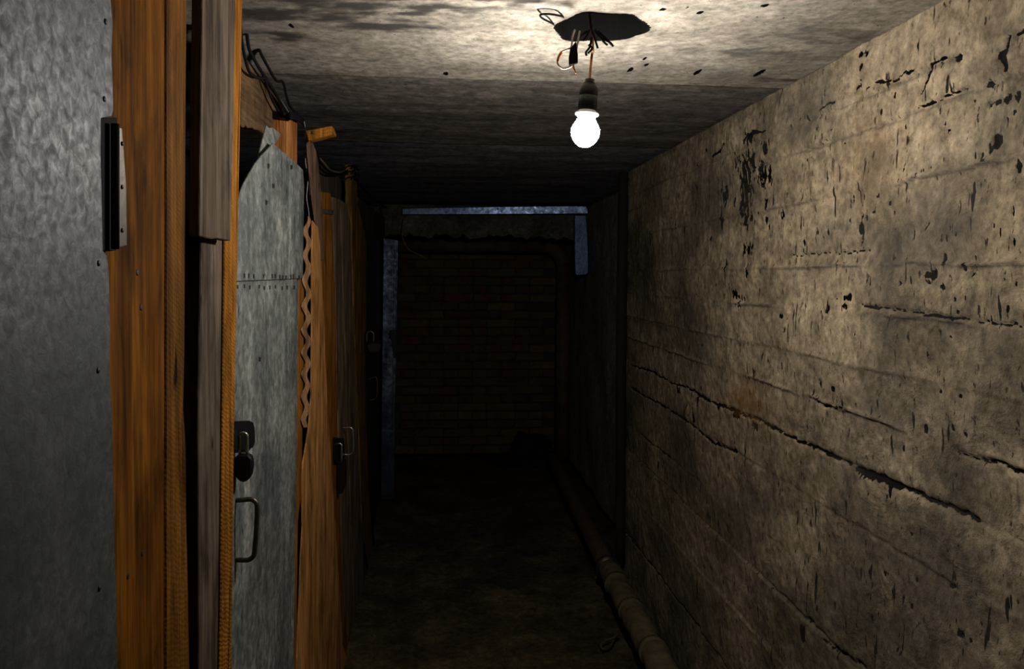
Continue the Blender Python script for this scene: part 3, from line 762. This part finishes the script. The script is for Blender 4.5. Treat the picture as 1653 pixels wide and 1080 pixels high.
# ------------------------------------------------------------------ plank door
l2 = put('lintel_board', board([(508, 246), (520, 256), (535, 274), (552, 290), (566, 316), (569, 400), (508, 400)], -0.452, 0.02, 0.002), 'greydark')
tag(rebase(l2), 'dark lintel board behind the plank door top', 'board')
d3 = thing('plank_door', 'patched wooden plank door with torn plywood and long padlock', 'door', (-0.40, 2.7, 0.012))
put('plywood', board([(505, 356), (509, 362), (513, 366), (517, 400), (519, 440), (523, 511), (526, 590), (529, 660), (533, 720), (538, 800), (545, 900), (553, 1040), (560, 1300), (470, 1400), (479, 1080), (484, 968), (486, 900), (489, 850), (488, 810), (486, 781), (490, 745), (494, 722), (499, 690), (503, 640), (504, 520), (504, 420)], -0.3910, 0.0045, 0.0006), 'ply', d3, label='torn pale plywood sheet')
put('plank', board([(518, 309), (534, 312), (537, 380), (541, 480), (543, 600), (546, 720), (553, 950), (562, 1300), (535, 1300), (524, 700), (519, 400)], -0.400, 0.018, 0.0015), 'orange', d3)
put('plank', board([(538, 318), (549, 322), (551, 400), (555, 520), (561, 700), (571, 980), (578, 1300), (562, 1300), (554, 950), (547, 720), (544, 600), (542, 480)], -0.400, 0.020, 0.0015), 'greyplank', d3)
put('plank', board([(550, 322), (560, 330), (566, 360), (567, 420), (572, 560), (577, 680), (583, 850), (590, 1045), (594, 1300), (579, 1300), (572, 980), (562, 700), (556, 520), (552, 400)], -0.400, 0.018, 0.0015), 'greyplank', d3)
put('cross_batten', board([(519, 337), (538, 339), (538, 347), (519, 344)], -0.3965, 0.0034, 0.0005), 'greydark', d3)
put('hasp', board([(540, 706), (556, 708), (557, 748), (540, 748)], -0.3925, 0.006, 0.0008), 'black', d3, label='black iron hasp plate')
H2 = onx(553, 712, -0.402).y
put('handle', tube([ony(a, b, H2) for a, b in [(551, 691), (560, 690.5), (566, 690.5), (569, 694), (570, 705), (570.5, 722), (569, 730), (564, 734), (556, 733.5)]], 0.0042, 9), 'steel', d3, label='small bent steel handle')
padlock('long dark padlock hanging on the plank door', H2 - 0.20, (544, 716, 551.5, 750), (540, 745, 559, 797), 'black')

p5 = put('upright_post', board([(568, 266), (576, 268), (577, 330), (588, 372), (592, 400), (591, 520), (589, 620), (594, 760), (602, 900), (604, 1300), (596, 1300), (592, 1045), (585, 850), (579, 680), (574, 560), (569, 420), (568, 330)], -0.400, 0.03, 0.002), 'tan')
tag(rebase(p5), 'tall brown post right of the plank door with cables tied on top', 'post')

# dark metal door with padlock and handle
d4 = thing('dark_door', 'almost black metal door beyond the tall brown post', 'door', (-0.40, 4.5, 0.012))
put('panel', board([(588, 372), (613, 387), (613, 640), (613, 780), (613, 1100), (594, 1300)], -0.432, 0.02, 0.002), 'dark_door', d4)
put('handle', tube([ony(a, b, 4.05) for a, b in [(595, 613), (604, 609), (608, 611), (609, 626), (608, 640), (603, 645), (596, 646)]], 0.004, 8), 'iron', d4, label='thin bent iron handle')
padlock('small padlock on the almost black metal door', 4.02, (592, 535, 603, 556), (593, 553, 616, 569), 'black', 'iron')
l3 = put('lintel_board', board([(578, 318), (600, 335), (624, 352), (640, 362), (640, 400), (622, 392), (590, 375), (580, 345)], -0.43, 0.03, 0.002), 'greydark')
tag(rebase(l3), 'dark lintel board over the almost black metal door', 'board')

# zinc door standing ajar at the end of the row
YD = 5.55
d5 = thing('zinc_door', 'blue grey zinc clad door standing ajar at the far end of the sheds', 'door', (-0.38, YD, 0.012))
zb_ = 0.012
def dpt(a, b, Y): 
    p = ony(a, b, Y); p.z = max(p.z, 0.012); return p
put('panel', prism([dpt(619, 384, YD), dpt(643, 388, YD), dpt(641, 520, YD), dpt(638, 700, YD), dpt(636, 1000, YD), dpt(614, 1000, YD)], (0, -1, 0), 0.03, 0.003), 'zinc_far', d5)
put('edge_strip', prism([dpt(636.5, 396, YD - .012), dpt(640.5, 396, YD - .012), dpt(639, 520, YD - .012), dpt(637, 690, YD - .012), dpt(633.5, 690, YD - .012), dpt(635, 520, YD - .012)], (0, -1, 0), 0.011, 0.002), 'zinc_far', d5)
put('hasp', prism([dpt(629, 533, YD - .018), dpt(641, 533, YD - .018), dpt(641, 572, YD - .018), dpt(636, 580, YD - .018), dpt(632, 548, YD - .018), dpt(629, 547, YD - .018)], (0, -1, 0), 0.017, 0.002), 'black', d5, label='black hasp')
# sheds' boarded front beyond
sf = put('shed_front', box(-0.62, -0.45, 5.62, 6.98, 0.012, 2.10, 0.003), 'greydark')
tag(rebase(sf), 'dark boarded shed front behind the ajar zinc door', 'partition')

# ------------------------------------------------------------------ cables
def cable(label, pts, r=0.0042, mat='cable'):
    o = put('cable', tube([onx(a, b, X) for a, b, X in pts], r, 8), mat)
    tag(rebase(o), label, 'cable', 'cables along the shed tops'); return o
cx = -0.435
cable('black cable hugging the ceiling with a kink, rightmost of the bundle', [(391, -60, cx), (393, 0, cx), (397, 23, cx), (415, 61, cx), (419, 81, cx), (432, 107, cx), (446, 130, cx), (457, 133, cx), (463, 157, cx), (470, 174, cx), (482, 185, -.43), (489, 196, -.425)], 0.0036)
cable('black cable running straight down to the orange pole, middle of the bundle', [(388, -60, cx), (393, 15, cx), (398, 50, cx), (402, 78, cx), (412, 99, cx), (428, 125, cx), (441, 145, cx), (464, 183, cx), (472, 188, -.43)], 0.0040)
cable('black cable sagging across the brown lintel board, lowest of the bundle', [(388, 40, cx), (391, 70, cx), (400, 110, cx), (408, 121, cx), (418, 126, cx), (427, 127, cx), (432, 141, cx), (440, 162, cx), (452, 184, cx), (460, 194, cx), (463, 202, -.43)], 0.0036)
cable('short pale dusty cable between the black ones near the orange pole', [(434, 136, cx - .004), (446, 154, cx - .004), (462, 178, cx - .004), (469, 192, -.432)], 0.0042, 'cablelight')
kn = thing('cable_knot', 'knot of black cable wound over the top of the orange pole', 'cable', onx(478, 196, -0.425))
for k in range(3):
    put('winding', tube([onx(460 + k, 190 + 3 * k, -.43), onx(468, 183 + 4 * k, -.40), onx(478, 184 + 4 * k, -.396), onx(487, 190 + 4 * k, -.402), onx(491, 197 + 3 * k, -.43)], 0.0038, 8), 'cable', kn)
cable('black cable drooping from the pinkish plank to the tall brown post', [(505, 236, -.425), (513, 252, -.425), (520, 266, -.425), (534, 277, -.425), (548, 281, -.425), (560, 276, -.42), (572, 268, -.40)], 0.0042)
cable('second black cable drooping lower under the first before the tall brown post', [(512, 256, -.43), (518, 272, -.43), (530, 282, -.43), (545, 283, -.43), (560, 281, -.42), (573, 283, -.40)], 0.0036)
cable('pale dusty cable in the droop before the tall brown post', [(514, 254, -.435), (522, 262, -.435), (532, 274, -.435), (546, 278, -.435), (556, 276, -.43), (568, 268, -.41)], 0.0032, 'cablelight')
cable('black cable running on from the tall brown post towards the beam', [(572, 270, -.40), (575, 292, -.40), (582, 300, -.41), (600, 318, -.42), (622, 334, -.42), (642, 344, -.42)], 0.0048)
kn2 = thing('cable_knot', 'black cable windings on top of the tall brown post', 'cable', onx(572, 294, -0.395))
for k in range(3):
    put('winding', tube([onx(566.5, 272 + 9 * k, -.392), onx(570, 267 + 9 * k, -.386), onx(575, 270 + 9 * k, -.386), onx(579, 275 + 9 * k, -.39)], 0.0034, 7), 'cable', kn2)
wd = put('dangling_wire', tube([ony(a, b, 5.75) for a, b in [(653, 352), (650, 370), (650, 384), (655, 396), (663, 405), (678, 412), (688, 418)]], 0.0035, 6), 'cablelight')
tag(rebase(wd), 'thin wire dangling from the beam beside the ajar zinc door', 'wire')

# ------------------------------------------------------------------ pipes
YV = 3.93
vp = put('riser_pipe', tube([Vector((ony(1004, 500, YV).x, YV, CEIL - 0.004)), Vector((ony(1003, 500, YV).x, YV, 1.2)), Vector((ony(1001, 890, YV).x, YV, 0.13))], 0.026, 16, 6), 'darkpipe')
tag(rebase(vp), 'dark vertical pipe at the end of the concrete wall', 'pipe')

fp = thing('floor_pipe', 'long dirty pipe running along the foot of the right wall', 'pipe', (0.78, 3.5, 0.05))
ZP = 0.125
def pz(a, b): return onz(a, b, ZP)
pa, pb, pc = pz(984, 922), pz(1062, 1067), pz(890, 738)
slope = (pb - pa) / (pb.y - pa.y)
near = [pa + slope * (y - pa.y) for y in np.linspace(pa.y, 0.9, 40)]
for i, p in enumerate(near): p.z += 0.004 * math.sin(i * 1.7); p.x = min(p.x, 0.86) + 0.003 * math.sin(i * 2.3)
rr = np.random.RandomState(3).rand(200)
put('wrapped_section', tube(near, 0.055, 20, 4, lambda t: 0.055 * (min(1, 0.55 + t * 40)) + 0.006 * (rr[int(t * 90)] - .5)), 'wrap', fp, label='thicker cloth wrapped near section')
for i in (2, 6, 11, 17, 23):
    p = near[i]; q = near[i + 1]
    put('wrap_band', tube([p, p.lerp(q, 0.45)], 0.059, 20, 1), 'wrap', fp)
far = [pc + (pa - pc) * k for k in np.linspace(0, 1.02, 12)]
put('bare_section', tube(far, 0.047, 18, 2), 'rustpipe', fp)
p = pa + (pc - pa) * 0.02
put('flange', lathe(pa + (pc - pa).normalized() * 0.03, (pc - pa), [(0, 0.0), (0, 0.064), (0.016, 0.064), (0.016, 0)], 24), 'iron', fp)

YE = 6.55
zt = ony(800, 397, YE).z; xv = ony(908, 600, YE).x
ep = thing('heating_pipe', 'rusty wide pipe turning down a bend before the brick end wall', 'pipe', (xv, YE, 0.05))
R_ = 0.16
arc = [Vector((xv - R_ + R_ * math.sin(a), YE, zt - R_ + R_ * math.cos(a))) for a in np.linspace(0, math.pi / 2, 9)]
put('horizontal_run', tube([Vector((-0.44, YE, zt)), Vector((xv - R_, YE, zt))], 0.055, 18, 1), 'rustpipe', ep)
put('elbow', tube(arc, 0.060, 18, 1), 'rustpipe', ep)
put('vertical_run', tube([Vector((xv, YE, zt - R_)), Vector((xv, YE, 0.06))], 0.062, 18, 1), 'rustpipe', ep)

# pale duct, the bulb's cool light put into its blue colour: along the beam, then down the pilaster
du = thing('vent_duct', 'pale blue painted duct along the beam bending down at the right', 'duct', ony(939, 444, Y_PORT - 0.06))
YF = Y_PORT - 0.07
h_pts = [ony(a, b, YF) for a, b in [(648, 334.5), (800, 333), (915, 330.5), (938, 331), (944, 333), (947, 338), (947.5, 346.5), (800, 346.5), (648, 346)]]
for q in h_pts:
    q.z = min(q.z, CEIL - 0.012)
    q.y += 0.06 - 0.085 * (q.x + 0.3)
put('horizontal_section', prism(h_pts, (0, -1, 0), 0.07, 0.006), 'duct', du)
put('drop_section', prism([ony(a, b, YF + .012) for a, b in [(927, 347), (946.5, 347), (949, 380), (950.5, 420), (950, 441), (946, 444), (931, 445), (928, 442), (927, 400)]], (0, -1, 0), 0.05, 0.006), 'duct', du)

# ------------------------------------------------------------------ on the floor
bm = bmesh.new(); bmesh.ops.create_icosphere(bm, subdivisions=4, radius=1)
c = ony(856, 733, 6.7)
for v in bm.verts:
    k = 0.8 + 0.45 * float(vnoise(v.co.x * 2 + 5, v.co.y * 2 + v.co.z * 1.7 + 3, 8)) + 0.15 * float(vnoise(v.co.x * 7 + 5, v.co.z * 7 + 3, 9))
    v.co = Vector((c.x + v.co.x * 0.19 * k, 6.62 + v.co.y * 0.17 * k, max(0.0, 0.03 + v.co.z * 0.22 * k)))
hp = put('rubble_heap', mesh_of(bm), 'rubble'); tag(rebase(hp), 'black heap on the floor in the right corner before the brick wall', 'heap')
sw = put('scrap_wire', tube([onz(a, b, z) for a, b, z in [(975, 1050, .01), (970, 1042, .015), (978, 1034, .02), (990, 1030, .02), (998, 1022, .03), (992, 1030, .012), (985, 1044, .01), (972, 1048, .02)]], 0.005, 7), 'rustpipe')
tag(rebase(sw), 'twisted scrap of wire on the floor beside the wrapped pipe', 'wire')
